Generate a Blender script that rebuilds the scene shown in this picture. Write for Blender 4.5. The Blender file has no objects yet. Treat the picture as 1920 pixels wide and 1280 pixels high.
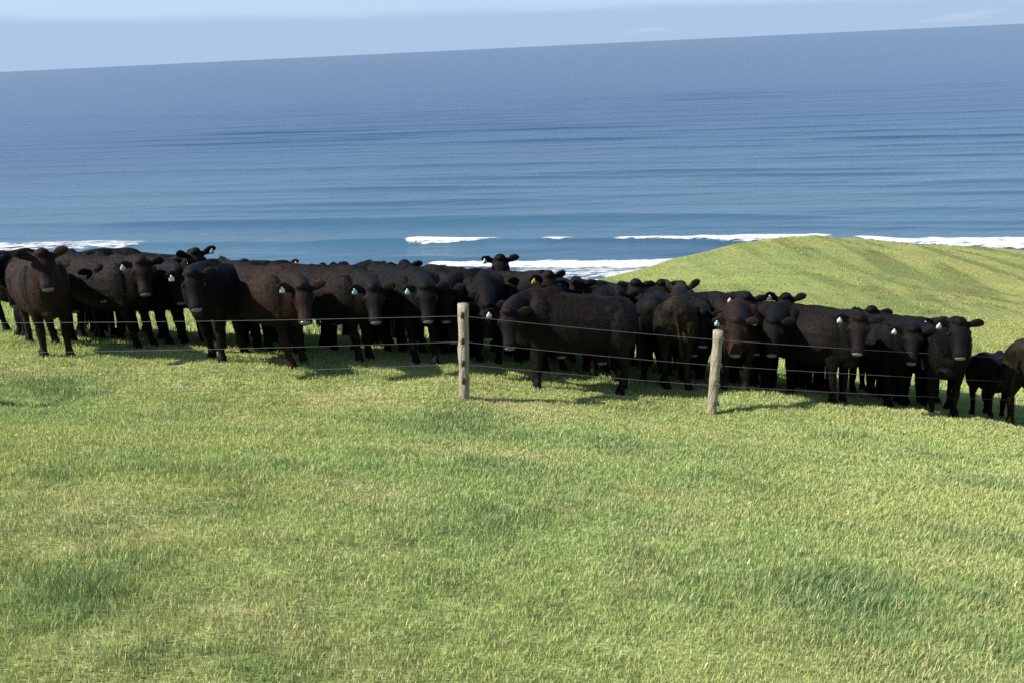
import bpy, math, random
import numpy as np
from mathutils import Vector, Matrix

random.seed(7); rng = np.random.default_rng(11)
scn = bpy.context.scene
COL = scn.collection

# ------------------------------------------------------------------ camera
FPX, PITCH, ROLL, EYE = 1844.0, math.radians(16.66), math.radians(-2.71), 1.7
cam_d = bpy.data.cameras.new('camera'); cam = bpy.data.objects.new('camera', cam_d); COL.objects.link(cam)
cam_d.sensor_width = 36.0; cam_d.lens = 36.0 * FPX / 1920.0
cam_d.clip_start = 0.05; cam_d.clip_end = 120000
RM = Matrix.Rotation(math.pi/2 - PITCH, 3, 'X') @ Matrix.Rotation(ROLL, 3, 'Z')
cam.matrix_world = Matrix.Translation((0, 0, EYE)) @ RM.to_4x4()
scn.camera = cam
CAM = np.array([0, 0, EYE]); R3 = np.array(RM)

# ------------------------------------------------------------------ light
SUN_AZ, SUN_EL = math.radians(-106), math.radians(41)      # clockwise from +Y
world = bpy.data.worlds.new('World'); scn.world = world; world.use_nodes = True
nt = world.node_tree; N = nt.nodes; L = nt.links; N.clear()
wout = N.new('ShaderNodeOutputWorld'); bg = N.new('ShaderNodeBackground'); bg.inputs[1].default_value = 0.10
sky = N.new('ShaderNodeTexSky'); sky.sky_type = 'NISHITA'; sky.sun_disc = False
sky.sun_elevation = SUN_EL; sky.sun_rotation = SUN_AZ; sky.altitude = 100; sky.air_density = 1.0; sky.dust_density = 0.6; sky.ozone_density = 1.6
# thin cloud and a far haze bank low over the sea
tc = N.new('ShaderNodeTexCoord'); sep = N.new('ShaderNodeSeparateXYZ'); L.new(tc.outputs['Generated'], sep.inputs[0])
mp = N.new('ShaderNodeMapping'); mp.inputs['Scale'].default_value = (2.2, 2.2, 26); L.new(tc.outputs['Generated'], mp.inputs[0])
nz = N.new('ShaderNodeTexNoise'); nz.inputs['Scale'].default_value = 2.4; nz.inputs['Detail'].default_value = 5; L.new(mp.outputs[0], nz.inputs[0])
def wmath(op, a, b=None):
    m = N.new('ShaderNodeMath'); m.operation = op
    for i, v in enumerate((a, b)):
        if v is None: continue
        if isinstance(v, (int, float)): m.inputs[i].default_value = v
        else: L.new(v, m.inputs[i])
    return m.outputs[0]
def wramp(v, a, b, c0=0.0, c1=1.0):
    m = N.new('ShaderNodeMapRange'); m.interpolation_type = 'SMOOTHSTEP'
    m.inputs[1].default_value = a; m.inputs[2].default_value = b; m.inputs[3].default_value = c0; m.inputs[4].default_value = c1
    L.new(v, m.inputs[0]); return m.outputs[0]
def wmix(f, a, b):
    m = N.new('ShaderNodeMix'); m.data_type = 'RGBA'
    if isinstance(f, (int, float)): m.inputs[0].default_value = f
    else: L.new(f, m.inputs[0])
    for i, v in ((6, a), (7, b)):
        if isinstance(v, tuple): m.inputs[i].default_value = (*v, 1)
        else: L.new(v, m.inputs[i])
    return m.outputs[2]
edge = wmath('ADD', sep.outputs[2], wmath('MULTIPLY', wmath('SUBTRACT', nz.outputs[0], 0.5), 0.012))
edge = wmath('ADD', edge, wmath('MULTIPLY', sep.outputs[0], 0.018))
low = wramp(sep.outputs[2], 0.03, 0.15, 0.93, 0.05)        # pale thin cloud near the horizon
pale = wmix(low, sky.outputs[0], (2.80, 3.78, 5.25))
bank = wramp(edge, 0.027, 0.039, 0.9, 0.0)
pale = wmix(bank, pale, (2.40, 3.20, 4.50))
wisp = wmath('MULTIPLY', wramp(nz.outputs[0], 0.60, 0.75, 0.0, 0.5), wramp(sep.outputs[2], 0.0, 0.3, 1.0, 0.0))
pale = wmix(wisp, pale, (3.5, 4.3, 5.5))
L.new(pale, bg.inputs[0]); L.new(bg.outputs[0], wout.inputs[0])

sd = bpy.data.lights.new('sun', 'SUN'); sd.energy = 5.0; sd.angle = math.radians(0.53); sd.color = (1.0, 0.94, 0.84)
sun = bpy.data.objects.new('sun', sd); COL.objects.link(sun)
sv = Vector((math.sin(SUN_AZ)*math.cos(SUN_EL), math.cos(SUN_AZ)*math.cos(SUN_EL), math.sin(SUN_EL)))
sun.rotation_euler = sv.to_track_quat('Z', 'Y').to_euler(); sun.location = sv*60
scn.view_settings.view_transform = 'Standard'; scn.view_settings.look = 'None'
scn.view_settings.gamma = 1; scn.view_settings.exposure = 0.8; scn.view_settings.use_curve_mapping = False
scn.cycles.use_denoising = True; scn.cycles.denoising_prefilter = 'NONE'; scn.cycles.max_bounces = 6; scn.cycles.diffuse_bounces = 2; scn.cycles.glossy_bounces = 2
scn.cycles.transmission_bounces = 3; scn.cycles.transparent_max_bounces = 8; scn.cycles.volume_bounces = 0

# ------------------------------------------------------------------ helpers
def un(px, py, D):
    return CAM + R3 @ np.array([(px-960)/FPX*D, -(py-640)/FPX*D, -D])
def ray(px, py): return R3 @ np.array([(px-960)/FPX, -(py-640)/FPX, -1.0])
SEA = -100.0
def on_sea(px, py, z=SEA):
    d = ray(px, py); return CAM + d*((z-EYE)/d[2])

def hash2(ix, iy, s):
    h = (ix.astype(np.int64)*374761393 + iy.astype(np.int64)*668265263 + s*974711) & 0x7fffffff
    h = ((h ^ (h >> 13))*1274126177) & 0x7fffffff
    return ((h ^ (h >> 16)) & 0xffff)/65535.0
def vnoise(x, y, s=0):
    x = np.asarray(x, float); y = np.asarray(y, float)
    ix = np.floor(x); iy = np.floor(y); fx = x-ix; fy = y-iy
    fx = fx*fx*(3-2*fx); fy = fy*fy*(3-2*fy)
    a = hash2(ix, iy, s); b = hash2(ix+1, iy, s); c = hash2(ix, iy+1, s); d = hash2(ix+1, iy+1, s)
    return (a*(1-fx)+b*fx)*(1-fy) + (c*(1-fx)+d*fx)*fy
def fbm(x, y, o=4, s=0):
    t = 0; a = 0.5; n = 0
    for k in range(o):
        t = t + a*vnoise(x*2**k+17.3*k, y*2**k-9.1*k, s+k); n += a; a *= 0.55
    return t/n
def sstep(x, a, b):
    t = np.clip((x-a)/(b-a), 0, 1); return t*t*(3-2*t)

def mesh_np(name, verts, quads=None, tris=None, mats=(), smooth=True, attrs=None):
    """fast mesh from numpy arrays"""
    me = bpy.data.meshes.new(name)
    nq = 0 if quads is None else len(quads); ntr = 0 if tris is None else len(tris)
    me.vertices.add(len(verts)); me.vertices.foreach_set('co', np.asarray(verts, np.float32).ravel())
    loops = []
    if nq: loops.append(np.asarray(quads, np.int32).ravel())
    if ntr: loops.append(np.asarray(tris, np.int32).ravel())
    loops = np.concatenate(loops)
    me.loops.add(len(loops)); me.loops.foreach_set('vertex_index', loops)
    me.polygons.add(nq+ntr)
    ls = np.concatenate([np.arange(nq)*4, nq*4+np.arange(ntr)*3]).astype(np.int32)
    me.polygons.foreach_set('loop_start', ls)
    me.update(calc_edges=True)
    if smooth: me.polygons.foreach_set('use_smooth', np.ones(nq+ntr, bool))
    for k, a in (attrs or {}).items():
        a = np.asarray(a, np.float32)
        if a.ndim == 2:
            at = me.attributes.new(k, 'FLOAT_COLOR', 'POINT')
            if a.shape[1] == 3: a = np.hstack([a, np.ones((len(a), 1), np.float32)])
            at.data.foreach_set('color', a.ravel())
        else:
            at = me.attributes.new(k, 'FLOAT', 'POINT'); at.data.foreach_set('value', a)
    for m in mats: me.materials.append(m)
    return me
def link(name, me, parent=None, **props):
    o = bpy.data.objects.new(name, me); COL.objects.link(o)
    if parent: o.parent = parent
    for k, v in props.items():
        if v: o[k] = v
    return o
def grid_quads(ni, nj, wrap=False):
    i, j = np.meshgrid(np.arange(ni-1), np.arange(nj if wrap else nj-1), indexing='ij')
    j2 = (j+1) % nj
    return np.stack([i*nj+j, i*nj+j2, (i+1)*nj+j2, (i+1)*nj+j], -1).reshape(-1, 4)

class Mat:
    def __init__(s, name):
        s.m = bpy.data.materials.new(name); s.m.use_nodes = True
        s.n = s.m.node_tree.nodes; s.l = s.m.node_tree.links
        s.p = s.n['Principled BSDF']; s.out = s.n['Material Output']
    def new(s, t, **k):
        n = s.n.new('ShaderNode'+t)
        for a, v in k.items(): setattr(n, a, v)
        return n
    def set(s, n, i, v):
        if isinstance(v, bpy.types.NodeSocket): s.l.new(v, n.inputs[i])
        elif isinstance(v, tuple) and len(v) == 3 and n.inputs[i].type == 'RGBA': n.inputs[i].default_value = (*v, 1)
        else: n.inputs[i].default_value = v
    def noise(s, scale, detail=4, rough=0.55, vec=None, mscale=None, rot=None, out=0):
        n = s.new('TexNoise'); n.inputs['Scale'].default_value = scale; n.inputs['Detail'].default_value = detail; n.inputs['Roughness'].default_value = rough
        if vec is None: vec = s.new('TexCoord').outputs['Object']
        if mscale or rot:
            mp = s.new('Mapping')
            if mscale: mp.inputs['Scale'].default_value = mscale
            if rot: mp.inputs['Rotation'].default_value = rot
            s.l.new(vec, mp.inputs[0]); vec = mp.outputs[0]
        s.l.new(vec, n.inputs['Vector']); return n.outputs[out]
    def ramp(s, v, a, b, c=0.0, d=1.0):
        m = s.new('MapRange'); m.interpolation_type = 'SMOOTHSTEP'; s.l.new(v, m.inputs[0])
        for i, q in zip((1, 2, 3, 4), (a, b, c, d)): m.inputs[i].default_value = q
        return m.outputs[0]
    def mix(s, f, a, b, mode='MIX'):
        m = s.new('Mix', data_type='RGBA', blend_type=mode)
        s.set(m, 0, f); s.set(m, 6, a); s.set(m, 7, b); return m.outputs[2]
    def math(s, op, a, b=0.0):
        m = s.new('Math', operation=op); s.set(m, 0, a); s.set(m, 1, b); return m.outputs[0]
    def bump(s, h, strength, dist):
        b = s.new('Bump'); b.inputs['Strength'].default_value = strength; b.inputs['Distance'].default_value = dist
        s.l.new(h, b.inputs['Height']); s.l.new(b.outputs[0], s.p.inputs['Normal']); return b
    def attr(s, name, out='Color'):
        a = s.new('Attribute', attribute_name=name); return a.outputs[out]

# ------------------------------------------------------------------ terrain
CP = [(100,765,10.9),(560,757,11.5),(870,745,12),(1335,775,12.7),(1920,808,13.7),(48,668,13),(380,683,12.6),(560,690,13),(805,692,13.3),
      (1050,745,12.6),(1185,757,12.7),(1400,742,13.4),(1490,748,13.5),(1625,767,13.4),(1770,777,13.5),(1895,790,13.6),(935,659,15.5),
      (1475,723,15.5),(365,641,15.5),(225,615,16.5),(530,608,22),(1240,677,17),(1635,742,15.5),(1870,752,16),(430,616,19),(640,622,19.5),(0,612,17),
      (1850,650,45),(1300,600,45),(1600,520,75),(1800,540,80)]
BROW_PX = [(-900,640,24),(-400,585,27),(0,556,31),(200,552,32),(530,552,36),(850,556,48),(1000,550,62),(1110,530,75),(1200,510,80),(1300,480,87),(1370,462,92),
           (1470,450,100),(1560,444,110),(1700,455,118),(1800,463,125),(1920,470,130),(2300,500,150)]
pts = [un(*c) for c in CP]; brow = np.array([un(*b) for b in BROW_PX])
pts += list(brow[2:])
pts += [np.array(q) for q in [(0, 0, 0), (-3, 0.5, 0.2), (3, 0.5, -0.35), (0, -6, 0.8), (-8, -4, 1.2), (8, -4, -0.2), (-2.4, 4, -0.38), (2.4, 4, -1.0), (0, 4, -0.66), (-3.5,7,-.95),(0,7,-1.36),(4,7,-1.9), (-14, 10, -1.1), (14, 11, -4.4), (-22, 4, -0.2), (22, 4, -3.6)]]
pts = np.array(pts)
def tps_fit(P, lam=0.02):
    n = len(P); X = P[:, :2]
    d = np.linalg.norm(X[:, None]-X[None], axis=2); K = np.where(d > 0, d*d*np.log(d+1e-9), 0)
    K += lam*np.eye(n)*10
    Q = np.hstack([np.ones((n, 1)), X]); A = np.block([[K, Q], [Q.T, np.zeros((3, 3))]])
    s = np.linalg.solve(A, np.concatenate([P[:, 2], np.zeros(3)])); return X, s
TX, TS = tps_fit(pts)
def tps(x, y):
    sh = np.shape(x); x = np.ravel(x).astype(float); y = np.ravel(y).astype(float); out = np.empty(len(x))
    for a in range(0, len(x), 40000):
        xs = x[a:a+40000]; ys = y[a:a+40000]
        d2 = (xs[:, None]-TX[:, 0])**2 + (ys[:, None]-TX[:, 1])**2
        out[a:a+40000] = (0.5*d2*np.log(d2+1e-9)) @ TS[:-3] + TS[-3] + TS[-2]*xs + TS[-1]*ys
    return out.reshape(sh)
BAZ = np.arctan2(brow[:, 0], brow[:, 1]); BR = np.hypot(brow[:, 0], brow[:, 1])
def ground(x, y, detail=True):
    x = np.asarray(x, float); y = np.asarray(y, float)
    r = np.hypot(x, y); az = np.arctan2(x, y)
    rb = np.interp(az, BAZ, BR)
    front = sstep(np.cos(az), 0.25, 0.45)
    rb = rb*front + (1-front)*45
    rr = np.minimum(r, rb); k = rr/np.maximum(r, 1e-6)
    xi, yi = x*k, y*k
    z = tps(xi, yi)
    # well outside the picture: a gentle plane
    plane = -0.17*np.clip(yi, -12, 30) - 0.12*np.clip(xi, -25, 25) - 0.1
    w = sstep(np.abs(az), 0.85, 1.35)*sstep(r, 6, 14)
    z = z*(1-w) + plane*w
    d = np.maximum(r-rb, 0)
    z = z - np.where(d < 30, 0.22*d + 0.012*d*d, 0.22*30+0.012*900 + 0.94*(d-30))
    if detail:
        nearw = 1-sstep(r, 15, 40)
        z = z + nearw*(0.10*(fbm(x*0.9, y*0.9, 3, 3)-0.5) + 0.035*(fbm(x*4, y*4, 2, 8)-0.5))
        farw = sstep(r, 25, 45)
        # terracettes worn along the slope
        u = 0.45*x + 0.9*y; v = 0.9*x - 0.45*y
        z = z + farw*(0.55*(fbm(u*0.22+2.0*fbm(x*.05, y*.05, 2, 5), v*0.05, 4, 21)-0.5) + 0.5*(fbm(x*0.06, y*0.06, 3, 31)-0.5))
    return np.maximum(z, SEA-4)
def hit(px, py):
    d = ray(px, py); t = np.linspace(2, 200, 6000); P = CAM + d*t[:, None]
    g = ground(P[:, 0], P[:, 1], False); i = np.argmax(P[:, 2] < g); return P[i]

# land colour fields shared by soil and blades ------------------------------
def patch(px, py, rx, ry, s):
    c = hit(px, py); a = hit(px+rx, py); b = hit(px, py+ry)
    return c[0], c[1], max(0.05, math.hypot(*(a-c)[:2])), max(0.05, math.hypot(*(b-c)[:2])), s
LUSH = [patch(*q) for q in [(120,1120,210,75,1),(420,1235,190,40,.6),(1600,1150,190,60,1),(860,796,90,22,1),(960,815,70,12,.6),(1145,830,60,12,.9),(900,970,130,26,.75),
        (960,886,110,20,.7),(350,880,110,20,.7),(130,722,90,22,.9),(130,892,80,16,.7),(1400,842,90,14,.5),(1700,850,80,12,.6),(470,940,70,16,.5),(640,700,90,16,.6),
        (1590,822,50,10,.6),(330,790,60,14,.5),(1800,900,80,20,.5),(1880,1010,70,30,.6),(1380,910,150,26,.45),(1250,1090,60,18,.4),(560,880,90,18,.5),(1820,1110,50,20,.6),(700,850,60,12,.3)]]
DRY = [patch(*q) for q in [(180,985,190,48,1),(40,705,110,16,.9),(960,768,60,16,.8),(950,855,130,16,.7),(450,1140,80,18,.6),(260,1010,120,20,.5),(640,755,90,10,.8),(1240,935,90,18,.5),
       (1060,945,60,14,.5),(1700,1265,160,30,.6),(1200,1080,50,14,.5),(700,930,80,20,.4),(1750,770,60,8,.3)]]
def fields(x, y):
    lush = np.zeros(np.shape(x)); dry = np.zeros(np.shape(x))
    wx = x + 0.5*(fbm(x*2.2, y*2.2, 3, 50)-0.5); wy = y + 0.9*(fbm(x*2.2, y*2.2, 3, 60)-0.5)
    for arr, lst in ((lush, LUSH), (dry, DRY)):
        for cx, cy, rx, ry, s in lst:
            d = ((wx-cx)/rx)**2 + ((wy-cy)/ry)**2
            np.maximum(arr, s*np.exp(-d*0.9), out=arr)
    r = np.hypot(x, y)
    n1 = fbm(x*0.7, y*0.9, 4, 70); n2 = fbm(x*1.3+9, y*1.6, 4, 80)
    lush = np.clip(lush + 0.35*sstep(n1, 0.56, 0.75)*(r < 40), 0, 1); dry = np.clip(dry + 0.5*sstep(n2, 0.56, 0.76), 0, 1)*(1-lush)
    return lush, dry
YEL = np.array([0.400, 0.445, 0.160]); GRN = np.array([0.300, 0.405, 0.142]); STR = np.array([0.60, 0.53, 0.28]); BLU = np.array([0.185, 0.275, 0.110])
h1_, h2_ = hit(1700, 485), hit(1880, 555); SD = (h2_-h1_)[:2]/np.linalg.norm((h2_-h1_)[:2])
def land_col(x, y):
    lush, dry = fields(x, y)
    m = fbm(x*0.35, y*0.5, 4, 90)[:, None]
    c = YEL*(1-0.0) * (0.25+0.75*sstep(m, 0.3, 0.65)) + GRN*(0.75*(1-sstep(m, 0.3, 0.65)))
    c = c*(1-dry[:, None]*0.55) + STR*0.8*dry[:, None]*0.55
    c = c*(1-lush[:, None]) + BLU*lush[:, None]
    r = np.hypot(x, y)
    u = x*SD[0]+y*SD[1]; v = -x*SD[1]+y*SD[0]
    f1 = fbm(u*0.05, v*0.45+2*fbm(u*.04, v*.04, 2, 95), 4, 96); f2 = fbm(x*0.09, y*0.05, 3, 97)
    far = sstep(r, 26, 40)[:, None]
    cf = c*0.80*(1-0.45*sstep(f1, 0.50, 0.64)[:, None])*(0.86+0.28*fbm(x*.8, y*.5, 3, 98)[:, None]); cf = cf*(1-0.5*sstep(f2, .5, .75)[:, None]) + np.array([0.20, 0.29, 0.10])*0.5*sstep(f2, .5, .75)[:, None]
    return c*(1-far)+cf*np.array([1.10, 0.98, 0.88])*far, lush, dry

az = np.concatenate([np.linspace(-180, -46, 60, endpoint=False), np.arange(-46, 46, 0.22), np.linspace(46, 180, 60, endpoint=False)])*math.pi/180
rad = np.concatenate([np.linspace(0.02, 3, 14, endpoint=False), np.geomspace(3, 170, 520), np.geomspace(175, 420, 50)])
RR, AA = np.meshgrid(rad, az, indexing='ij')
gx = (RR*np.sin(AA)).ravel(); gy = (RR*np.cos(AA)).ravel(); gz = ground(gx, gy)
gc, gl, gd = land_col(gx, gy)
M = Mat('pasture')
col = M.attr('Col')
r0 = M.noise(38, 5, 0.7); r1 = M.noise(5.5, 4); r2 = M.noise(0.9, 6, 0.6, mscale=(0.35, 1.6, 1), rot=(0, 0, math.radians(26)))
r3 = M.noise(2.6, 5, 0.65, mscale=(0.5, 1.5, 1), rot=(0, 0, math.radians(26)))
c = M.mix(M.ramp(r1, 0.35, 0.65, 0.0, 0.55), col, (0.10, 0.145, 0.042))
c = M.mix(M.ramp(r2, 0.5, 0.72, 0.0, 0.55), c, (0.29, 0.28, 0.085))
c = M.mix(M.ramp(r3, 0.52, 0.68, 0.0, 0.6), c, (0.095, 0.15, 0.04))
c = M.mix(M.ramp(r0, 0.55, 0.75, 0.0, 0.6), c, (0.20, 0.19, 0.08))
M.set(M.p, 'Base Color', c); M.set(M.p, 'Roughness', 0.9); M.p.inputs['Specular IOR Level'].default_value = 0.15
hh = M.math('ADD', M.math('MULTIPLY', r3, 1.0), M.math('MULTIPLY', r0, 0.25))
M.bump(hh, 0.8, 0.12)
PAST = M.m
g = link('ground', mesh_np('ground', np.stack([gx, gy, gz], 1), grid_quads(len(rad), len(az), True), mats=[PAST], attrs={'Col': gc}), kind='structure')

# ------------------------------------------------------------------ grass blades
def blades(name, x, y, h, w, col, mat, lean=0.55):
    n = len(x); z = ground(x, y) - 0.004
    yaw = rng.uniform(0, 2*math.pi, n); la = rng.uniform(0, 2*math.pi, n); lm = rng.uniform(0.1, 1.0, n)*lean
    # a slight common lean, as after a wind from the sea
    dx = np.cos(la)*lm + 0.12; dy = np.sin(la)*lm - 0.05
    ax = np.cos(yaw)*w*0.5; ay = np.sin(yaw)*w*0.5
    V = np.empty((n, 5, 3), np.float32)
    for i, (t, ww) in enumerate(((0, 0.8), (0, 0.8), (0.55, 1.0), (0.55, 1.0), (1, 0))):
        s = -1 if i in (0, 2) else 1
        q = t**1.7
        V[:, i, 0] = x + dx*h*q + s*ax*ww; V[:, i, 1] = y + dy*h*q + s*ay*ww
        V[:, i, 2] = z + h*t*(1-0.28*t*lm)
    b = np.arange(n)[:, None]*5
    quads = b + np.array([[0, 1, 3, 2]]); tris = b + np.array([[2, 3, 4]])
    me = mesh_np(name, V.reshape(-1, 3), quads, tris, mats=[mat], smooth=False, attrs={'Col': np.repeat(col, 5, axis=0)})
    return link(name, me, kind='stuff')
def sample(n, r0, r1, expo, half=0.72):
    u = rng.random(n); a = rng.uniform(-half, half, n)
    k = 2-expo
    r = (r0**k + u*(r1**k-r0**k))**(1/k)
    return r*np.sin(a), r*np.cos(a), r
GM = Mat('grass_blade')
c0 = GM.attr('Col')
GM.set(GM.p, 'Base Color', c0); GM.set(GM.p, 'Roughness', 0.55); GM.p.inputs['Specular IOR Level'].default_value = 0.35
tr = GM.new('BsdfTranslucent'); GM.l.new(GM.mix(0.5, c0, (0.25, 0.33, 0.05)), tr.inputs[0])
ms = GM.new('MixShader'); ms.inputs[0].default_value = 0.3
GM.l.new(GM.p.outputs[0], ms.inputs[1]); GM.l.new(tr.outputs[0], ms.inputs[2]); GM.l.new(ms.outputs[0], GM.out.inputs[0])
def blade_col(x, y):
    n = len(x); c, lush, dry = land_col(x, y)
    k = rng.random(n)[:, None]
    c = c*(0.62+0.76*rng.random(n)[:, None])
    st = (rng.random(n) < (0.10+0.35*dry)*np.where(np.hypot(x, y) < 30, 1, .25))[:, None]
    c = np.where(st, STR*(0.7+0.6*k), c)
    pale = (rng.random(n) < 0.07*(np.hypot(x, y) < 30))[:, None]
    c = np.where(pale, c*0.4+np.array([0.36, 0.42, 0.17])*0.6, c)
    return c, lush, dry
x, y, r = sample(720000, 1.7, 17, 1.2)
c, lush, dry = blade_col(x, y)
clump = fbm(x*7, y*7, 2, 100)
h = (0.019 + 0.024*rng.random(len(x)))*(0.6+0.8*clump)*(1+0.8*lush)*(1-0.25*dry)*(1+0.03*np.maximum(r-5, 0))
w = 0.0030*(np.maximum(r, 3.5)/3.5)**0.75*(0.7+0.6*rng.random(len(x)))
blades('pasture_grass', x, y, h, w, c, GM.m)
x, y, r = sample(90000, 17, 60, 1.6)
c, lush, dry = blade_col(x, y); h = (0.06+0.08*rng.random(len(x))); w = 0.014*(r/17)**0.8
blades('pasture_grass', x, y, h, w, c, GM.m)
# rough grass on the far green spur
u = rng.random(170000); a = rng.uniform(-0.05, 0.68, len(u)); r = 38 + u*100
rb = np.interp(a, BAZ, BR); ok = r < rb+3; a = a[ok]; r = r[ok]
x = r*np.sin(a); y = r*np.cos(a)
nn = fbm(x*0.35, y*0.8, 3, 120); ok = rng.random(len(x)) < 0.15+1.3*sstep(nn, 0.4, 0.7); x = x[ok]; y = y[ok]; r = r[ok]
c, lush, dry = blade_col(x, y)
blades('pasture_grass', x, y, 0.04+0.07*rng.random(len(x)), 0.05*(r/60)**0.6*(0.6+0.8*rng.random(len(x))), c, GM.m, lean=0.9)

# ------------------------------------------------------------------ sea
SN = np.array([0.207, 0.978]); ST = np.array([0.978, -0.207])      # seaward normal and along-shore direction
_l = np.array([on_sea(px, py)[:2] for px, py in ((640,458),(762,457),(920,455),(1060,454),(1200,454),(1370,456),(1500,452))])
LT = _l @ ST; LS = _l @ SN
def swell(x, y):
    r = np.hypot(x, y); s = x*SN[0]+y*SN[1]; t = x*ST[0]+y*ST[1]
    wob = 30*(fbm(t*0.0022, s*0.003, 3, 200)-0.5)
    z = 0
    for lam, ang, amp, sd_ in ((74, 0, .62, 1), (52, 0.05, .36, 2), (101, -0.06, .40, 3), (31, 0.09, .14, 4)):
        q = s*math.cos(ang)+t*math.sin(ang)+wob
        m = fbm(t*0.004+sd_*7, s*0.012, 3, 210+sd_)
        ph = q/lam*2*math.pi
        z = z + amp*sstep(m, 0.3, 0.7)*1.5*((0.5+0.5*np.cos(ph))**4-0.27)
    z = z*1.6 + 0.16*(fbm(s*0.10, t*0.012, 3, 260)-0.5)*2*(1-sstep(r, 900, 1500))
    z = z + 1.5*fbm(t*0.02, s*0, 3, 250)*np.exp(-((s-2-np.interp(t, LT, LS))/4.5)**2)*sstep(t, LT[0]-60, LT[0])*(1-sstep(t, LT[-1], LT[-1]+60))
    return z*(1-0.55*sstep(r, 900, 1700))*(1-sstep(r, 1500, 3200))*(0.6+0.8*sstep(fbm(t*0.0012+3, s*0.0016, 3, 230), 0.35, 0.65))
saz = np.radians(np.concatenate([np.linspace(-85, -36, 60, endpoint=False), np.arange(-36, 36, 0.16), np.linspace(36, 85, 60)]))
srad = np.concatenate([np.linspace(150, 420, 30, endpoint=False), np.geomspace(420, 2600, 620, endpoint=False), np.geomspace(2600, 90000, 90)])
RR, AA = np.meshgrid(srad, saz, indexing='ij'); sx = (RR*np.sin(AA)).ravel(); sy = (RR*np.cos(AA)).ravel()
sz = SEA + swell(sx, sy)
M = Mat('sea_water')
geo = M.new('NewGeometry').outputs['Position']
rot = (0, 0, math.radians(12))
b1 = M.noise(0.55, 5, 0.6, vec=geo, mscale=(0.45, 1, 1), rot=rot); b2 = M.noise(0.045, 5, 0.6, vec=geo, mscale=(0.14, 1, 1), rot=rot)
b4 = M.noise(0.11, 4, 0.6, vec=geo, mscale=(0.10, 1, 1), rot=rot)
b3 = M.noise(0.004, 5, 0.6, vec=geo, mscale=(0.3, 1, 1), rot=rot)
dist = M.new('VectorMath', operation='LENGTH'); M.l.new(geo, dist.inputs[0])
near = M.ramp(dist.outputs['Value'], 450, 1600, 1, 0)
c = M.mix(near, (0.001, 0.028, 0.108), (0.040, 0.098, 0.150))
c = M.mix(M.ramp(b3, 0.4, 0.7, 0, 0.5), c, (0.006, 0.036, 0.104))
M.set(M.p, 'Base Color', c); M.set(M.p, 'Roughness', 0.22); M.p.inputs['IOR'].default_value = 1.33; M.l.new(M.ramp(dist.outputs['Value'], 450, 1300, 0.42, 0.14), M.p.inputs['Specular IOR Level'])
hb = M.math('ADD', M.math('MULTIPLY', b1, 0.2), M.math('MULTIPLY', b2, 2.2)); hb = M.math('ADD', hb, M.math('MULTIPLY', b4, 1.1))
M.bump(hb, 0.75, 0.9)
WATER = M.m
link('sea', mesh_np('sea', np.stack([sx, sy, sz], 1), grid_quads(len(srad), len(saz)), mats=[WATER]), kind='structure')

M = Mat('sea_foam')
geo = M.new('NewGeometry').outputs['Position']
f1 = M.noise(0.35, 6, 0.7, vec=geo, mscale=(0.35, 1, 1), rot=rot); f2 = M.noise(1.4, 5, 0.7, vec=geo)
den = M.attr('den', 'Fac')
v = M.math('ADD', den, M.math('MULTIPLY', M.math('SUBTRACT', f1, 0.5), 2.6))
alpha = M.ramp(v, 0.25, 0.85)
M.set(M.p, 'Base Color', (0.70, 0.73, 0.76)); M.set(M.p, 'Roughness', 0.8); M.l.new(alpha, M.p.inputs['Alpha']); M.bump(f2, 1.0, 1.2)
FOAM = M.m
def surf(pathpx, height, dens=1.0, seed=0):
    """breaking wave: a raised rounded ridge of foam; pathpx = (px, py centre, thickness px)"""
    P = []
    for px, py, th in pathpx:
        a = on_sea(px, py+th/2); b = on_sea(px, py-th/2); P.append((a[0], a[1], b[0], b[1]))
    P = np.array(P); seg = np.concatenate([[0], np.cumsum(np.hypot(*(P[1:, :2]-P[:-1, :2]).T))])
    n = max(6, int(seg[-1]/1.2)); t = np.linspace(0, seg[-1], n); Q = np.stack([np.interp(t, seg, P[:, k]) for k in range(4)], 1)
    k = 14; s = np.linspace(0, 1, k)
    nf = fbm(t*0.12, t*0+seed, 4, 300)-0.5; nb = fbm(t*0.05, t*0+seed+5, 4, 320)-0.5
    width = np.hypot(Q[:, 2]-Q[:, 0], Q[:, 3]-Q[:, 1])
    s0 = (nf*0.25)[:, None]; s1 = (1+nb*0.7)[:, None]
    S = s0 + (s1-s0)*s
    X = Q[:, 0:1]+(Q[:, 2:3]-Q[:, 0:1])*S; Y = Q[:, 1:2]+(Q[:, 3:4]-Q[:, 1:2])*S
    prof = np.sin(np.pi*np.clip(s, 0, 1)**0.7)**0.8
    endw = np.minimum(1, np.minimum(t, t[-1]-t)/8)[:, None]
    Z = SEA + swell(X, Y) + 0.12 + height*prof*(0.7+0.6*fbm(X*0.3, Y*0.3, 3, 340))*endw
    den = dens*(1-np.abs(2*s-0.9)**4*0.75)*np.minimum(1, 0.35+endw)
    return link('surf', mesh_np('surf', np.stack([X, Y, Z], -1).reshape(-1, 3), grid_quads(n, k), mats=[FOAM], attrs={'den': den.ravel()}), kind='structure')
surf([(760,455,9),(765,455,11),(840,454,9),(900,452,6),(935,450,3)], 0.35, 0.95, 1)
surf([(1014,450,5),(1045,450,7),(1076,449,5)], 0.35, 0.95, 2)
surf([(1148,451,4),(1200,449,8),(1300,447,13),(1400,447,20),(1500,444,14),(1560,440,8)], 0.6, 0.95, 3)
surf([(1600,446,6),(1680,451,9),(1800,454,15),(1930,458,20),(2100,462,24)], 0.7, 0.9, 4)
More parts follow.
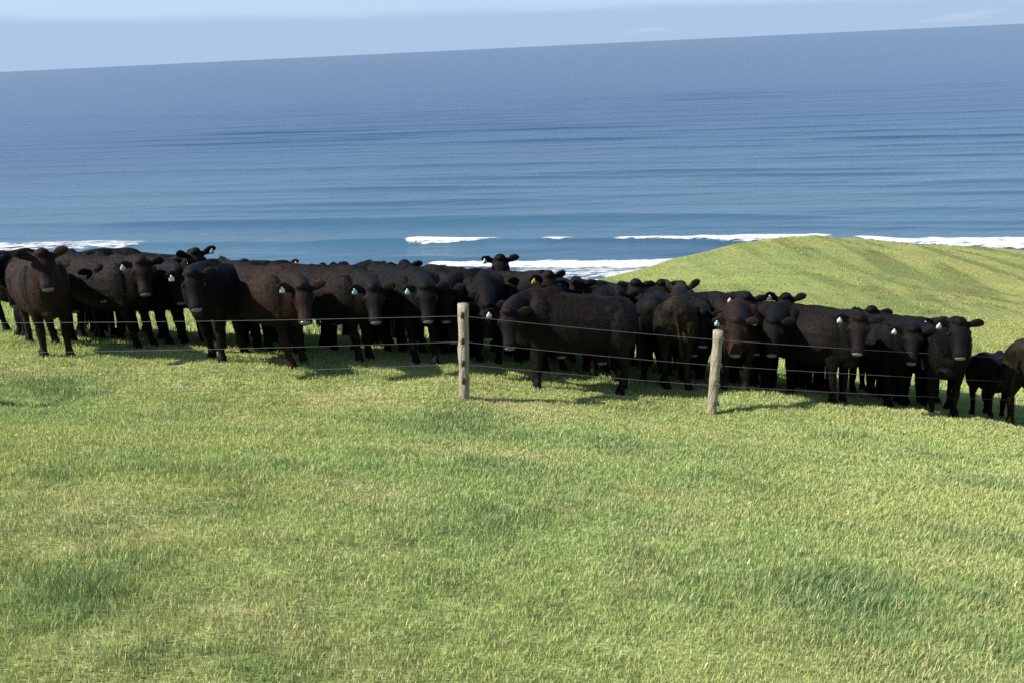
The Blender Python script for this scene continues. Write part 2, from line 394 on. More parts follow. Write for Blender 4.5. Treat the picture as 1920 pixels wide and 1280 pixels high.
surf([(-120,466,24),(0,465,17),(90,461,15),(180,459,15),(230,459,12),(275,457,6)], 0.35, 0.60, 5)
surf([(800,492,4),(860,494,10),(960,496,13),(1100,495,14),(1220,494,14),(1300,487,14),(1345,478,12)], 0.5, 0.95, 6)
surf([(960,512,26),(1060,514,34),(1160,510,28),(1240,502,20)], 0.1, 0.52, 7)
surf([(1040,534,18),(1100,532,14),(1160,520,12),(1240,502,12),(1320,484,10),(1380,464,8)], 0.2, 0.95, 8)

# ------------------------------------------------------------------ fence
M = Mat('weathered_timber')
gr = M.noise(14, 6, 0.65, mscale=(5, 5, 0.35)); kn = M.noise(5, 3, mscale=(1, 1, 0.8)); fi = M.noise(60, 4, mscale=(3, 3, .3))
c = M.mix(M.ramp(gr, 0.35, 0.7), (0.42, 0.385, 0.29), (0.20, 0.165, 0.11)); c = M.mix(M.ramp(kn, 0.5, 0.75, 0, 0.5), c, (0.36, 0.36, 0.22))
c = M.mix(M.ramp(fi, 0.55, 0.66, 0, 0.75), c, (0.12, 0.10, 0.07))
M.set(M.p, 'Base Color', c); M.set(M.p, 'Roughness', 0.85); M.bump(fi, 0.9, 0.02); WOOD = M.m
M = Mat('black_insulator'); M.set(M.p, 'Base Color', (0.035, 0.026, 0.02)); M.set(M.p, 'Roughness', 0.5); INS = M.m
M = Mat('galvanised_wire'); M.set(M.p, 'Base Color', (0.24, 0.24, 0.24)); M.set(M.p, 'Metallic', 0.6); M.set(M.p, 'Roughness', 0.5); WIRE = M.m

def loft(rings, cap=True):
    """rings: list of (k,3) arrays -> verts, quads, tris"""
    k = len(rings[0]); V = np.concatenate(rings); q = grid_quads(len(rings), k, True); t = []
    if cap:
        for base, ring, flip in ((0, rings[0], 0), ((len(rings)-1)*k, rings[-1], 1)):
            V = np.vstack([V, ring.mean(0)]); ci = len(V)-1
            for j in range(k):
                a, b = base+j, base+(j+1) % k; t.append((ci, b, a) if not flip else (ci, a, b))
    return V, q, np.array(t, int).reshape(-1, 3)
def join(parts):
    V = []; Q = []; T = []; o = 0
    for v, q, t in parts:
        V.append(v); Q.append(np.asarray(q).reshape(-1, 4)+o); T.append(np.asarray(t).reshape(-1, 3)+o); o += len(v)
    return np.concatenate(V), np.concatenate(Q).astype(int), np.concatenate(T).astype(int)
def tube(path, ra, rb=None, seg=12, up=(0, 0, 1), side=None):
    path = np.asarray(path, float); n = len(path); ra = np.broadcast_to(ra, n); rb = ra if rb is None else np.broadcast_to(rb, n)
    tan = np.gradient(path, axis=0); tan /= np.linalg.norm(tan, axis=1)[:, None]; rings = []
    an = np.linspace(0, 2*math.pi, seg, endpoint=False)
    for i in range(n):
        if side is None:
            s = np.cross(up, tan[i])
            if np.linalg.norm(s) < 1e-3: s = np.array([1., 0, 0])
        else:
            s = np.array(side, float) - np.dot(side, tan[i])*tan[i]
        s = s/np.linalg.norm(s); v = np.cross(tan[i], s)
        rings.append(path[i] + np.cos(an)[:, None]*s*ra[i] + np.sin(an)[:, None]*v*rb[i])
    return loft(rings)

fence = bpy.data.objects.new('wire_fence', None); COL.objects.link(fence)
fence['label'] = 'four strand wire fence on pale weathered posts in front of the cattle'; fence['category'] = 'fence'
# post: base px, base depth, top px ; wires are given by their pixel heights on each post
POSTS = [((-190, 785, 10.6), (-198, 592), [(-193, 602), (-193, 658), (-193, 704), (-193, 740)], False),
         ((871, 748, 12.0), (868, 570), [(867, 588), (869, 635), (870, 676), (871, 709)], True),
         ((1334, 778, 12.7), (1347, 620), [(1347, 634), (1342, 681), (1338, 718), (1334, 751)], True),
         ((2090, 822, 14.1), (2098, 665), [(2097, 678), (2096, 720), (2095, 753), (2094, 784)], False)]
wirepts = [[] for _ in range(4)]
for (bx, by, bd), (tx, ty), ws, vis in POSTS:
    B = un(bx, by, bd); T = un(tx, ty, bd-0.33)
    ax_ = (T-B)/np.linalg.norm(T-B); B2 = B - ax_*0.35
    n = 15; path = np.array([B2+(T-B2)*t for t in np.linspace(0, 1, n)])
    rr = np.linspace(0.058, 0.066, n)*(1+0.03*rng.normal(size=n))
    v, q, t = tube(path, rr, rr*0.95, 18, up=(0, 1, 0))
    v[:, :2] += 0.003*rng.normal(size=(len(v), 2))
    po = bpy.data.objects.new('post', mesh_np('post', v, q, t, mats=[WOOD])); COL.objects.link(po); po.parent = fence
    L_ = np.linalg.norm(T-B)
    for k, (wx, wy) in enumerate(ws):
        f = (wy-ty)/(by-ty); C0 = B + ax_*L_*(1-f)
        tocam = np.array([C0[0]*0.2, -1.0, 0]); tocam /= np.linalg.norm(tocam)
        F = C0 + tocam*0.068
        wirepts[k].append(F + tocam*0.030)
        if vis:   # claw insulator: back plate, two jaws, nail head
            sx_ = np.array([1., 0, 0]); uz = ax_
            parts = []
            for cy, hx, hy, d0, d1 in ((0, 0.019, 0.036, -0.012, 0.012), (0.022, 0.014, 0.009, 0.010, 0.042), (-0.022, 0.017, 0.009, 0.010, 0.042), (0, 0.008, 0.02, 0.036, 0.044)):
                ring = []
                for d in (d0, d1):
                    ring.append(np.array([F + tocam*d + sx_*a*hx + uz*(cy+b*hy) for a, b in ((-1, -.7), (-.7, -1), (.7, -1), (1, -.7), (1, .7), (.7, 1), (-.7, 1), (-1, .7))]))
                parts.append(loft(ring))
            io = bpy.data.objects.new('insulator', mesh_np('insulator', *join(parts), mats=[INS], smooth=False)); COL.objects.link(io); io.parent = po
for k in range(4):
    P = wirepts[k]; path = []
    for a, b in zip(P[:-1], P[1:]):
        sag = 0.02*np.linalg.norm(b-a)/5
        for t in np.linspace(0, 1, 24, endpoint=False): path.append(a+(b-a)*t - np.array([0, 0, 4*sag*t*(1-t)]))
    path.append(P[-1])
    o = bpy.data.objects.new('wire', mesh_np('wire', *tube(np.array(path), 0.0023, seg=6, up=(0, 0, 1)), mats=[WIRE])); COL.objects.link(o); o.parent = fence

# ------------------------------------------------------------------ cattle
def coat(name, dark, brown, amount):
    M = Mat(name)
    a = M.noise(2.6, 3, 0.6); b = M.noise(26, 5, 0.7); f = M.noise(75, 4, 0.75, mscale=(1, 1, 0.35)); cl = M.noise(11, 4, 0.7)
    k = M.ramp(a, 0.62-0.5*amount, 0.9-0.5*amount)
    c = M.mix(k, dark, brown); c = M.mix(M.ramp(b, 0.45, 0.75, 0, 0.4), c, tuple(q*1.8+0.003 for q in brown))
    c = M.mix(M.ramp(cl, 0.55, 0.75, 0, 0.35), c, (0.009, 0.0075, 0.006))
    M.set(M.p, 'Base Color', c); M.set(M.p, 'Roughness', 0.68); M.p.inputs['Specular IOR Level'].default_value = 0.13
    M.bump(M.math('ADD', M.math('MULTIPLY', f, 0.5), cl), 0.7, 0.016)
    return M.m
COATS = {'black': coat('black_coat', (0.0014, 0.0013, 0.0015), (0.0035, 0.0027, 0.0024), 0.35),
         'dark': coat('black_brown_coat', (0.0016, 0.0014, 0.0014), (0.007, 0.004, 0.003), 0.5),
         'brown': coat('rusty_black_coat', (0.002, 0.0015, 0.0013), (0.009, 0.0052, 0.0038), 0.55),
         'rust': coat('rust_brown_coat', (0.002, 0.0015, 0.0013), (0.019, 0.0088, 0.006), 0.6),
         'olive': coat('muddy_coat', (0.003, 0.0024, 0.0016), (0.020, 0.0155, 0.007), 0.55)}
M = Mat('wet_nose'); M.set(M.p, 'Base Color', (0.11, 0.105, 0.11)); M.set(M.p, 'Roughness', 0.18); M.bump(M.noise(90, 3), 0.4, 0.004); NOSE = M.m
M = Mat('cow_eye'); M.set(M.p, 'Base Color', (0.006, 0.004, 0.003)); M.set(M.p, 'Roughness', 0.08); EYEM = M.m
def tagmat(n, c):
    M = Mat(n); M.set(M.p, 'Base Color', c); M.set(M.p, 'Roughness', 0.4); return M.m
TAGS = {'white': tagmat('white_tag', (0.60, 0.63, 0.64)), 'blue': tagmat('pale_blue_tag', (0.34, 0.55, 0.70)), 'yellow': tagmat('yellow_tag', (0.85, 0.74, 0.10))}

def sphere(c, r, nu=10, nv=8, ax=None):
    c = np.asarray(c, float); r = np.broadcast_to(np.asarray(r, float), 3); A = np.eye(3) if ax is None else ax
    rings = []
    for i in range(nv):
        th = math.pi*(i+0.5)/nv; an = np.linspace(0, 2*math.pi, nu, endpoint=False)
        p = np.stack([np.cos(an)*math.sin(th)*r[0], np.sin(an)*math.sin(th)*r[1], np.full(nu, math.cos(th)*r[2])], 1)
        rings.append(c + p @ A)
    return loft(rings)

def cow_geometry(slope, feet, phi, hyaw, hpitch, girth=1.0, rnd=None, tail=0.0, neckdrop=0.0):
    """slope = height change per unit forward; feet = 4 ground heights (fl, fr, hl, hr); forward is +x, left +y"""
    P = []
    an = np.linspace(0, 2*math.pi, 20, endpoint=False)
    st = lambda f: slope*f
    # trunk : f, centre height, half height, half width
    T = [(-.80,1.05,.05,.06),(-.775,1.02,.15,.155),(-.70,.985,.25,.215),(-.56,.935,.315,.255),(-.40,.905,.325,.262),(-.20,.875,.35,.288),(0,.855,.368,.308),
         (.16,.85,.378,.306),(.32,.86,.378,.285),(.47,.885,.37,.262),(.60,.885,.33,.232),(.70,.875,.27,.19),(.775,.865,.17,.12)]
    rings = []
    for f, u, hh, hw in T:
        hw *= girth; hh2 = hh*(1+(girth-1)*0.4)
        s = np.sin(an); cc = np.cos(an)
        yy = hw*np.sign(cc)*np.abs(cc)**0.85*(1-0.30*np.maximum(s, 0)**2); zz = u + hh2*np.sign(s)*np.abs(s)**0.92
        rings.append(np.stack([np.full(20, f), yy, zz+st(f)], 1))
    P.append(loft(rings))
    P.append(sphere((.58, 0, .63+st(.58)), (.19, .13, .13)))                   # brisket
    P.append(sphere((-.76, .075, 1.06+st(-.76)), (.06, .04, .05))); P.append(sphere((-.76, -.075, 1.06+st(-.76)), (.06, .04, .05)))   # pin bones
    P.append(sphere((.36, 0, 1.20+st(.36)), (.20, .07, .075)))             # withers
    for s in (-1, 1):
        P.append(sphere((.46, s*.19*girth, .92+st(.46)), (.17, .10, .27)))      # shoulder
        P.append(sphere((-.56, s*.17*girth, .86+st(-.56)), (.21, .135, .30)))    # thigh
        P.append(sphere((-.44, s*.165*girth, 1.12+st(-.44)), (.10, .055, .05)))  # hook bone
    # neck and head
    B = np.array([.44, 0, .97+st(.44)]); Ln = .74; nyaw = hyaw*0.62
    poll = B + Ln*np.array([math.cos(nyaw)*math.cos(phi), math.sin(nyaw)*math.cos(phi), math.sin(phi)])
    hd = np.array([math.cos(hyaw)*math.cos(hpitch), math.sin(hyaw)*math.cos(hpitch), -math.sin(hpitch)])
    hs = np.array([-math.sin(hyaw), math.cos(hyaw), 0.]); hu = np.cross(hd, hs)
    H = lambda a, b, c: poll + hd*a + hs*b + hu*c
    ctrl = B + np.array([.30, 0, .30*math.tan(min(phi, 0.9))*0.75])
    end = H(0.0, 0, -.06); tt = np.linspace(0, 1, 9)[:, None]
    npth = (1-tt)**2*B + 2*tt*(1-tt)*ctrl + tt**2*end
    ra = np.interp(tt[:, 0], [0, .35, .7, 1], [.19, .17, .132, .10]); rb = np.interp(tt[:, 0], [0, .35, .7, 1], [.27, .25, .19, .128])
    P.append(tube(npth, ra, rb, 16))
    mid = npth[5]; P.append(sphere(mid-np.array([0, 0, .13]), (.12, .05, .13)))      # dewlap
    HR = [(-.055,-.03,.07,.055),(-.02,-.03,.104,.10),(.03,-.042,.118,.128),(.09,-.052,.123,.140),(.15,-.06,.115,.138),(.21,-.064,.095,.120),(.27,-.062,.080,.100),(.33,-.058,.076,.086),(.385,-.056,.084,.080),(.42,-.056,.080,.070),(.442,-.058,.062,.05)]
    rings = []
    for t, v, hw, hh in HR:
        rings.append(np.array([H(t, hw*math.copysign(abs(math.cos(q))**.8, math.cos(q)), v+hh*math.copysign(abs(math.sin(q))**.85, math.sin(q))) for q in an]))
    P.append(loft(rings))
    P.append(sphere(H(.0, 0, .07), (.075, .085, .06)))                       # poll knob
    er = []
    droop = (rnd.uniform(-.02, .10), 0)
    for s in (-1, 1):
        P.append(sphere(H(.12, s*.104, .022), .036))                         # brow
        e0 = [H(.03, s*.095, .01), H(.02, s*.14, .025), H(.012, s*.18, .035+droop[0]*.5), H(.01, s*.225, .04+droop[0]), H(.015, s*.262, .03+droop[0]*1.5), H(.02, s*.285, .02+droop[0]*1.8)]
        P.append(tube(e0, [.028, .046, .062, .064, .044, .016], [.026, .024, .021, .018, .016, .012], 12, side=hu*0.75+hd*-0.65))
        er.append(e0)
    # legs
    for s, ft, i in ((1, feet[0], 0), (-1, feet[1], 1)):
        d = rnd.uniform(-.10, .12); dl = rnd.uniform(-.02, .03)
        pth = [(.47, .155, .86), (.475, .155, .64), (.47+.3*d, .145, .42), (.47+.45*d, .142, .36), (.465+.9*d, .135, .13), (.475+d, .135+dl, .07), (.495+d, .135+dl, -.01)]
        q = np.array([(a, s*b*girth, (c+st(a))*sstep(c, 0.0, 0.8)+(ft+c)*(1-sstep(c, 0.0, 0.8))) for a, b, c in pth])
        P.append(tube(q, [.12, .088, .055, .059, .039, .050, .059], [.16, .106, .062, .067, .043, .055, .065], 12, side=(0, 1, 0)))
    for s, ft, i in ((1, feet[2], 0), (-1, feet[3], 1)):
        d = rnd.uniform(-.12, .12); dl = rnd.uniform(-.02, .03)
        pth = [(-.55, .15, .95), (-.50, .155, .74), (-.535+.1*d, .15, .60), (-.635+.3*d, .145, .46), (-.625+.4*d, .142, .40), (-.60+.9*d, .138, .14), (-.59+d, .138+dl, .07), (-.57+d, .138+dl, -.01)]
        q = np.array([(a, s*b*girth, (c+st(a))*sstep(c, 0.0, 0.8)+(ft+c)*(1-sstep(c, 0.0, 0.8))) for a, b, c in pth])
        P.append(tube(q, [.15, .13, .086, .052, .047, .038, .050, .058], [.22, .185, .12, .072, .060, .044, .056, .066], 12, side=(0, 1, 0)))
    # tail
    tl = [(-.72, 0, 1.13), (-.775, tail*.02, 1.10), (-.80, tail*.05, .98), (-.81, tail*.12, .78), (-.81, tail*.18, .62), (-.80, tail*.22, .48), (-.79, tail*.22, .36)]
    tl = np.array([(a, b, c+st(a)) for a, b, c in tl])
    P.append(tube(tl, [.045, .036, .026, .022, .030, .042, .016], seg=10, side=(0, 1, 0)))
    nose = [sphere(H(.424, 0, -.030), (.030, .066, .036), 14, 8, np.array([hd, hs, hu]))]
    for s in (-1, 1): nose.append(sphere(H(.436, s*.040, -.026), (.016, .012, .012), 8, 6, np.array([hd, hs, hu])))
    eyes = [sphere(H(.135, s*.118, -.005), .021, 10, 8) for s in (-1, 1)]
    return join(P), join(nose), join(eyes), er, (poll, hd, hs, hu, H)

def remeshed(V, Q, T, voxel=0.017):
    me = mesh_np('tmp', V, Q, T); o = bpy.data.objects.new('tmp', me); COL.objects.link(o)
    m = o.modifiers.new('r', 'REMESH'); m.mode = 'VOXEL'; m.voxel_size = voxel; m.use_smooth_shade = True
    s = o.modifiers.new('s', 'SMOOTH'); s.factor = 0.5; s.iterations = 3
    dg = bpy.context.evaluated_depsgraph_get(); ev = o.evaluated_get(dg)
    r = bpy.data.meshes.new_from_object(ev)
    n = len(r.vertices); v = np.empty(n*3, np.float32); r.vertices.foreach_get('co', v); v = v.reshape(-1, 3).astype(float)
    nl = len(r.loops); li = np.empty(nl, np.int32); r.loops.foreach_get('vertex_index', li)
    tot = np.empty(len(r.polygons), np.int32); r.polygons.foreach_get('loop_total', tot)
    stt = np.empty(len(r.polygons), np.int32); r.polygons.foreach_get('loop_start', stt)
    q = li[(stt[tot == 4][:, None]+np.arange(4))]; t = li[(stt[tot == 3][:, None]+np.arange(3))]
    bpy.data.objects.remove(o); bpy.data.meshes.remove(me); bpy.data.meshes.remove(r)
    return v, q, t.reshape(-1, 3)

def place_cow(label, hx, hy, D, yaw, coatn='dark', tag=None, side='L', look=0, pitch=54, scale=1.05, girth=1.0, mode='head', group=None, tilt=0, voxel=0.017, phi0=None):
    """yaw: 0 faces the camera, + faces picture right. hx, hy: pixel of the poll ('head') or of the topline above the hips ('rump')."""
    rnd = random.Random(hash((int(hx), int(hy), int(D*10))) & 0xffff)
    W = un(hx, hy, D-0.85); yr = math.radians(yaw); fw = np.array([math.sin(yr), -math.cos(yr)]); lf = np.array([-fw[1], fw[0]])
    s = scale
    # head direction in world: towards the camera plus look
    tc_ = math.atan2(-W[0], W[1]); la = tc_ + math.radians(look)     # angle measured like yaw
    hyaw = (la-yr+math.pi) % (2*math.pi)-math.pi
    if mode == 'rump': hyaw = math.radians(look)
    hyaw = max(-1.95, min(1.95, hyaw))
    hp = math.radians(pitch); err = 0
    if mode == 'head':
        best = None
        for ph in np.radians(np.arange(-35, 64, 1.5)):
            nyaw = hyaw*0.62
            off = s*np.array([.44+.74*math.cos(nyaw)*math.cos(ph), .74*math.sin(nyaw)*math.cos(ph)])
            c = W[:2] - fw*off[0] - lf*off[1]
            g0 = float(ground(c[0], c[1])); gf = ground(c[0]+fw[0]*.5, c[1]+fw[1]*.5); gb = ground(c[0]-fw[0]*.5, c[1]-fw[1]*.5); sl = float(gf-gb)
            z = g0 + s*(.97+sl*.44+.74*math.sin(ph)+.11)
            if best is None or abs(z-W[2]) < abs(best[0]): best = (z-W[2], ph, c, g0, sl)
        err, phi, c, g0, sl = best
        if abs(err) > 0.03: print('cow', hx, hy, 'height error %.2f' % err, 'phi', round(math.degrees(phi)))
    else:
        c = W[:2] + fw*0.5*s
        g0 = float(ground(c[0], c[1])); sl = float(ground(c[0]+fw[0]*.5, c[1]+fw[1]*.5)-ground(c[0]-fw[0]*.5, c[1]-fw[1]*.5))
        phi = math.radians(5 if phi0 is None else phi0)
        print('rump', hx, hy, 'top err %.2f' % (g0+s*1.24-sl*.5-W[2]))
    feet = []
    for f, l in ((.48, .14), (.48, -.14), (-.58, .14), (-.58, -.14)):
        p = c + fw*f*s + lf*l*s; feet.append((float(ground(p[0], p[1]))-g0)/s)
    (V, Q, T), nose, eyes, er, (poll, hd, hs, hu, H) = cow_geometry(sl, feet, phi, hyaw, hp, girth, rnd, rnd.uniform(-1, 1))
    v, q, t = remeshed(V, Q, T, voxel)
    nz_ = fbm(v[:, 0]*9+hx, v[:, 2]*9+v[:, 1]*7, 3, 400)-0.5
    v = v + 0.010*nz_[:, None]*np.array([0.3, 1, 0.6])*np.sign(v[:, 1:2]+1e-6)*np.array([0, 1, 0]) + np.array([0, 0, 1])*0.008*nz_[:, None]
    e1 = v[q[:, 2]]-v[q[:, 0]]; e2 = v[q[:, 3]]-v[q[:, 1]]; fn = np.cross(e1, e2); vn = np.zeros_like(v)
    for k in range(4): np.add.at(vn, q[:, k], fn)
    vn /= np.linalg.norm(vn, axis=1)[:, None]+1e-9
    nh = 9000 if D < 14.6 else 3500; pick = rng.choice(len(v), min(nh, len(v)), replace=False)
    head = np.linalg.norm(v[pick]-poll, axis=1) < .5
    n_ = vn[pick]; comb = np.array([-0.55, 0, -1.0]) + rng.normal(size=(len(pick), 3))*0.55
    tg = comb - n_*(comb*n_).sum(1)[:, None]; tg /= np.linalg.norm(tg, axis=1)[:, None]+1e-9
    ln = (0.016+0.020*rng.random(len(pick)))*np.where(head, .55, 1); sdv_ = np.cross(n_, tg)
    hw_ = (0.0045+0.003*rng.random(len(pick)))[:, None]
    b0 = v[pick]-n_*0.003; tip = b0 + tg*ln[:, None] + n_*(ln*(0.30+0.35*rng.random(len(pick))))[:, None]
    hv_ = np.stack([b0-sdv_*hw_, b0+sdv_*hw_, tip], 1).reshape(-1, 3); t = np.vstack([t, len(v)+np.arange(len(pick)*3).reshape(-1, 3)]); v = np.vstack([v, hv_])
    allv, allq, allt = join([(v, q, t), nose, eyes])
    me = mesh_np('cow', allv, allq, allt, mats=[COATS[coatn], NOSE, EYEM])
    mi = np.zeros(len(me.polygons), np.int32)
    nq = [len(q), len(nose[1]), len(eyes[1])]; ntt = [len(t), len(nose[2]), len(eyes[2])]
    mi[nq[0]:nq[0]+nq[1]] = 1; mi[nq[0]+nq[1]:sum(nq)] = 2
    b = sum(nq)+ntt[0]; mi[b:b+ntt[1]] = 1; mi[b+ntt[1]:] = 2
    me.polygons.foreach_set('material_index', mi)
    o = link('cow', me, label=label, category='cow', group=group or 'black cattle gathered behind the fence')
    o.matrix_world = Matrix(((fw[0]*s, lf[0]*s, 0, c[0]), (fw[1]*s, lf[1]*s, 0, c[1]), (0, 0, s, g0), (0, 0, 0, 1)))
    if tag:
        sg = -1 if side == 'L' else 1            # picture-left ear of a cow facing us is its right ear
        tp = er[0 if sg == -1 else 1][3]; k = 8
        up = np.array([0, 0, 1.]); fr = hd*0.3+hu*0.6; fr = fr/np.linalg.norm(fr)
        sdv = hs; dn = -(hu*0.35+up*0.8); dn /= np.linalg.norm(dn); nrm = np.cross(sdv, dn); nrm /= np.linalg.norm(nrm)
        if np.dot(nrm, hd*0.5+hu) < 0: nrm = -nrm
        base = tp + nrm*0.026
        outl = [(a_*.85, b2_*.85) for a_, b2_ in [(-.012, -.012), (.012, -.012), (.014, .008), (.034, .022), (.036, .070), (.028, .078), (-.028, .078), (-.036, .070), (-.034, .022), (-.014, .008)]]
        rg = [np.array([base + nrm*d + sdv*a + dn*b_ for a, b_ in outl]) for d in (-.002, .003)]
        pv, pq, pt = loft(rg); stud = sphere(base, .009, 8, 6)
        link('ear_tag', mesh_np('ear_tag', *join([(pv, pq, pt), stud]), mats=[TAGS[tag]], smooth=False), parent=o)
    return o

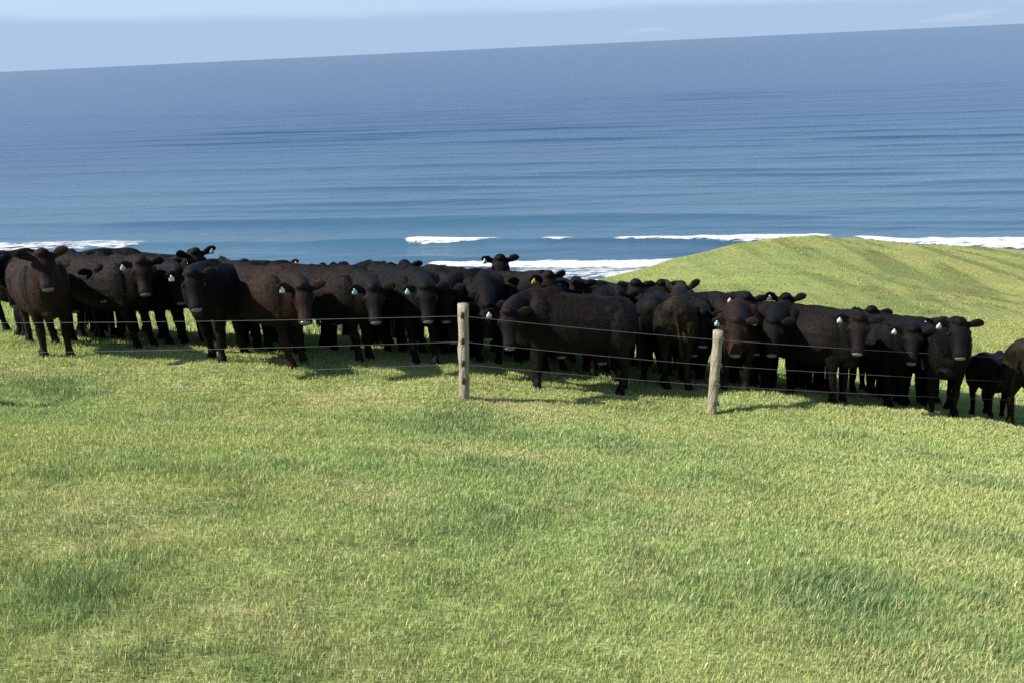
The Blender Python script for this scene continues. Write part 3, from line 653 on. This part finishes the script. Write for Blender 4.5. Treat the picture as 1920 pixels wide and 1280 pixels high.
HERD = [
 # label, hx, hy, D, yaw, kwargs
 ('untagged cow with rusty shoulder facing us at the far left of the front row', 76, 463, 12.9, 34, dict(coatn='rust')),
 ('black cow cut by the left edge, behind the untagged rusty shouldered cow', -28, 478, 14.6, -55, dict(coatn='black')),
 ('brownish cow second from left in the front row with a white tag beside its face', 262, 478, 14.0, 66, dict(coatn='brown', tag='white')),
 ('tall dark cow whose back humps highest above the herd at left against the white surf', 160, 468, 15.4, -78, dict(coatn='brown', scale=1.1)),
 ('low faced black cow with white tag standing head on left of chestnut sided cow', 357, 498, 12.8, -20, dict(coatn='black', tag='white')),
 ('brown cow with raised head, white tag on the ear nearest the sea', 362, 462, 15.4, 48, dict(coatn='brown', tag='white', side='R', look=15)),
 ('cow mostly hidden between two front cows at left with only its tagged forehead showing', 300, 480, 15.2, 20, dict(coatn='dark', tag='white')),
 ('dark cow standing broadside behind the chestnut sided cow with its long back against the sea', 405, 500, 14.6, -72, dict(coatn='dark')),
 ('chestnut sided cow with bright wet nose standing angled with its rump to the left', 564, 524, 13.0, 60, dict(coatn='rust', tag='white')),
 ('brown backed cow with pale blue tag, the left one of two blue tagged faces', 698, 526, 13.5, 62, dict(coatn='brown', tag='blue')),
 ('narrow faced black cow with a blue tag just left of the first fence post', 797, 524, 13.5, 28, dict(coatn='black', tag='blue')),
 ('cow peering between two blue tagged faces with only its muzzle showing clearly', 762, 530, 14.4, 5, dict(coatn='black')),
 ('black cow with both ears raised dark above the herd left of the first post', 757, 484, 16.4, 15, dict(coatn='black')),
 ('tallest standing black cow looking over the herd right of the first post against surf', 937, 474, 16.0, 8, dict(coatn='black', tag='white')),
 ('cow with the only yellow ear tag, behind the broadside brown cow', 1024, 503, 14.6, 60, dict(coatn='dark', tag='yellow', look=30)),
 ('cow with rounded low head against the surf, just right of the yellow tagged one', 1080, 516, 14.9, -62, dict(coatn='dark', tag='white', pitch=65)),
 ('big brown cow standing broadside right behind the wires between the two posts', 952, 570, 13.0, -84, dict(coatn='brown', tag='white', girth=1.08, pitch=58)),
 ('black cow head peeping left of the wide eared one below the green spur', 1192, 519, 15.7, 20, dict(coatn='black')),
 ('black cow with wide ears spread on the foot of the green spur', 1240, 520, 16.2, 0, dict(coatn='black')),
 ('muddy olive cow seen from behind next to the second post', 1268, 566, 14.3, 168, dict(coatn='olive', mode='rump', phi0=12)),
 ('dark cow beside the muddy olive one, seen from behind', 1226, 568, 14.6, 172, dict(coatn='black', mode='rump', phi0=0)),
 ('dark backed cow with pale tag on its upright ear behind the second post', 1400, 546, 15.2, 62, dict(coatn='dark', tag='white')),
 ('reddish chested cow looking out directly right of the second post top', 1380, 585, 13.5, -18, dict(coatn='rust', tag='blue')),
 ('black cow with both ears out level in the back row right of the second post', 1474, 546, 15.6, 8, dict(coatn='black', tag='white')),
 ('black cow with small tag and lowered face in front of the level eared one', 1449, 590, 13.9, -38, dict(coatn='black', tag='white')),
 ('dark brown cow with bright nose midway between second post and right edge', 1612, 584, 13.4, 40, dict(coatn='dark', tag='white')),
 ('dark cow with humped shoulder standing behind the one with the bright nose at right', 1560, 580, 14.8, 78, dict(coatn='dark')),
 ('small headed black cow with short ears peeping above the bright nosed cow at right', 1635, 569, 15.3, 0, dict(coatn='black')),
 ('black cow with narrow lowered face and small tag between two front cows at right', 1714, 604, 13.9, 35, dict(coatn='black', tag='white')),
 ('black cow with white tag on a raised ear just behind the rightmost facing cow', 1770, 592, 15.0, 25, dict(coatn='black', tag='white')),
 ('black cow with one wide ear out over the slope, rightmost of those facing us', 1798, 590, 13.2, -22, dict(coatn='black', tag='white', look=14)),
 ('small low brown calf between the rightmost facing cow and the edge cow', 1850, 664, 14.6, 140, dict(coatn='brown', mode='rump', scale=0.80, phi0=-10)),
 ('muddy brown cow cut by the right edge of the photo, rump to us', 1938, 618, 13.8, 128, dict(coatn='olive', mode='rump', phi0=10)),
 ('distant small head with a tag on one ear peeping over brown backs left of centre', 530, 486, 19.5, 8, dict(coatn='black', tag='white', side='R')),
 ('farthest small head just showing over the brown back left of centre', 604, 491, 21.0, 35, dict(coatn='black')),
 ('dark back rising behind the long backed cow left of centre', 470, 488, 16.8, -70, dict(coatn='black')),
 ('cow broadside behind the brown backed one with its back along the skyline', 640, 512, 15.4, -80, dict(coatn='brown')),
 ('dark cow turned left behind the first post with a faint tag', 832, 528, 14.3, -65, dict(coatn='brown', tag='white')),
 ('cow broadside below the tallest cow with its back against the shore foam', 990, 514, 15.0, 78, dict(coatn='dark')),
 ('untagged black cow in shade just right of the first post, face on', 912, 560, 14.1, 5, dict(coatn='black', pitch=60)),
 ('cow with back level under the two heads at the foot of the spur', 1160, 538, 15.2, 80, dict(coatn='dark')),
 ('dark cow with back showing under the green slope left of the second post', 1290, 560, 15.6, -75, dict(coatn='black')),
 ('dark cow filling the gap behind the lowered black face right of second post', 1500, 585, 15.2, -70, dict(coatn='black')),
 ('dark cow with straight back between the two right hand heads', 1740, 606, 15.4, 78, dict(coatn='black')),
 ('dark cow broadside behind the low black face at left', 330, 497, 14.6, 70, dict(coatn='black')),
 ('dark cow behind the far left pair with its back just under the surf', 110, 484, 15.2, 75, dict(coatn='dark')),
 ('dark cow broadside behind the two blue tagged cows', 880, 512, 15.6, 80, dict(coatn='dark')),
 ('black cow standing in shade between the far left cow and the brownish second one', 185, 492, 14.6, 20, dict(coatn='black', pitch=62)),
 ('black cow in shade behind the head on one, only its dark face edge showing', 420, 505, 13.9, 18, dict(coatn='black', pitch=62)),
 ('black cow standing in the gap left of the tagged pair before the first post', 622, 532, 14.4, -15, dict(coatn='black', pitch=62)),
 ('black cow behind the first post top with its back level with the wires', 860, 545, 14.6, 60, dict(coatn='black')),
 ('black cow half hidden behind the broadside brown one, above its rump', 1130, 555, 14.4, 25, dict(coatn='black', pitch=62)),
 ('black cow standing between the muddy olive one and the second post', 1318, 572, 14.3, 30, dict(coatn='black', pitch=62)),
 ('black cow wedged behind the bright nosed cow and the narrow lowered face', 1668, 604, 14.9, -40, dict(coatn='black')),
 ('black cow at the far left edge showing only its dark face behind the first row', 16, 500, 14.8, -8, dict(coatn='black', pitch=62)),
 ('black cow facing out in the shadow under the long back of the second cow', 128, 512, 15.2, 12, dict(coatn='black', pitch=65)),
 ('black cow facing out in the gap behind the chestnut cow, muzzle low', 452, 520, 14.7, -10, dict(coatn='black', pitch=65)),
 ('black cow half seen over the rump of the chestnut sided cow', 520, 508, 15.6, 20, dict(coatn='black')),
 ('black cow between the brown backed pair, just its poll and ears above them', 668, 514, 15.6, -18, dict(coatn='black')),
 ('black cow looking out over the left blue tagged face', 722, 508, 15.8, 10, dict(coatn='black')),
 ('black cow in deep shade directly behind the first post', 846, 566, 14.5, -20, dict(coatn='black', pitch=65)),
 ('black cow hidden but for its legs under the big broadside brown one', 1050, 590, 14.0, 25, dict(coatn='black', pitch=65)),
 ('black cow seen only below the rump of the big broadside brown one', 1128, 600, 13.9, -10, dict(coatn='black', pitch=65)),
 ('black cow with dark face over the back of the broadside brown one', 1060, 548, 15.0, 10, dict(coatn='dark')),
 ('black cow in the shade just left of the second post, face on', 1300, 590, 14.5, -5, dict(coatn='black', pitch=62)),
 ('black cow in the gap just right of the reddish chested cow, face on', 1418, 590, 14.7, 8, dict(coatn='black', pitch=62)),
 ('black cow face on behind the back of the bright nosed cow at right', 1545, 590, 14.8, -10, dict(coatn='black', pitch=62)),
 ('black cow standing in shade between the narrow lowered face and the wide eared one', 1745, 615, 14.4, 5, dict(coatn='black', pitch=62)),
 ('black cow whose ears show between the raised brown head and the long dark back', 432, 488, 16.4, -15, dict(coatn='black')),
]
for lab, hx, hy, D, yaw, kw in HERD:
    place_cow(lab, hx, hy, D, yaw, **kw)
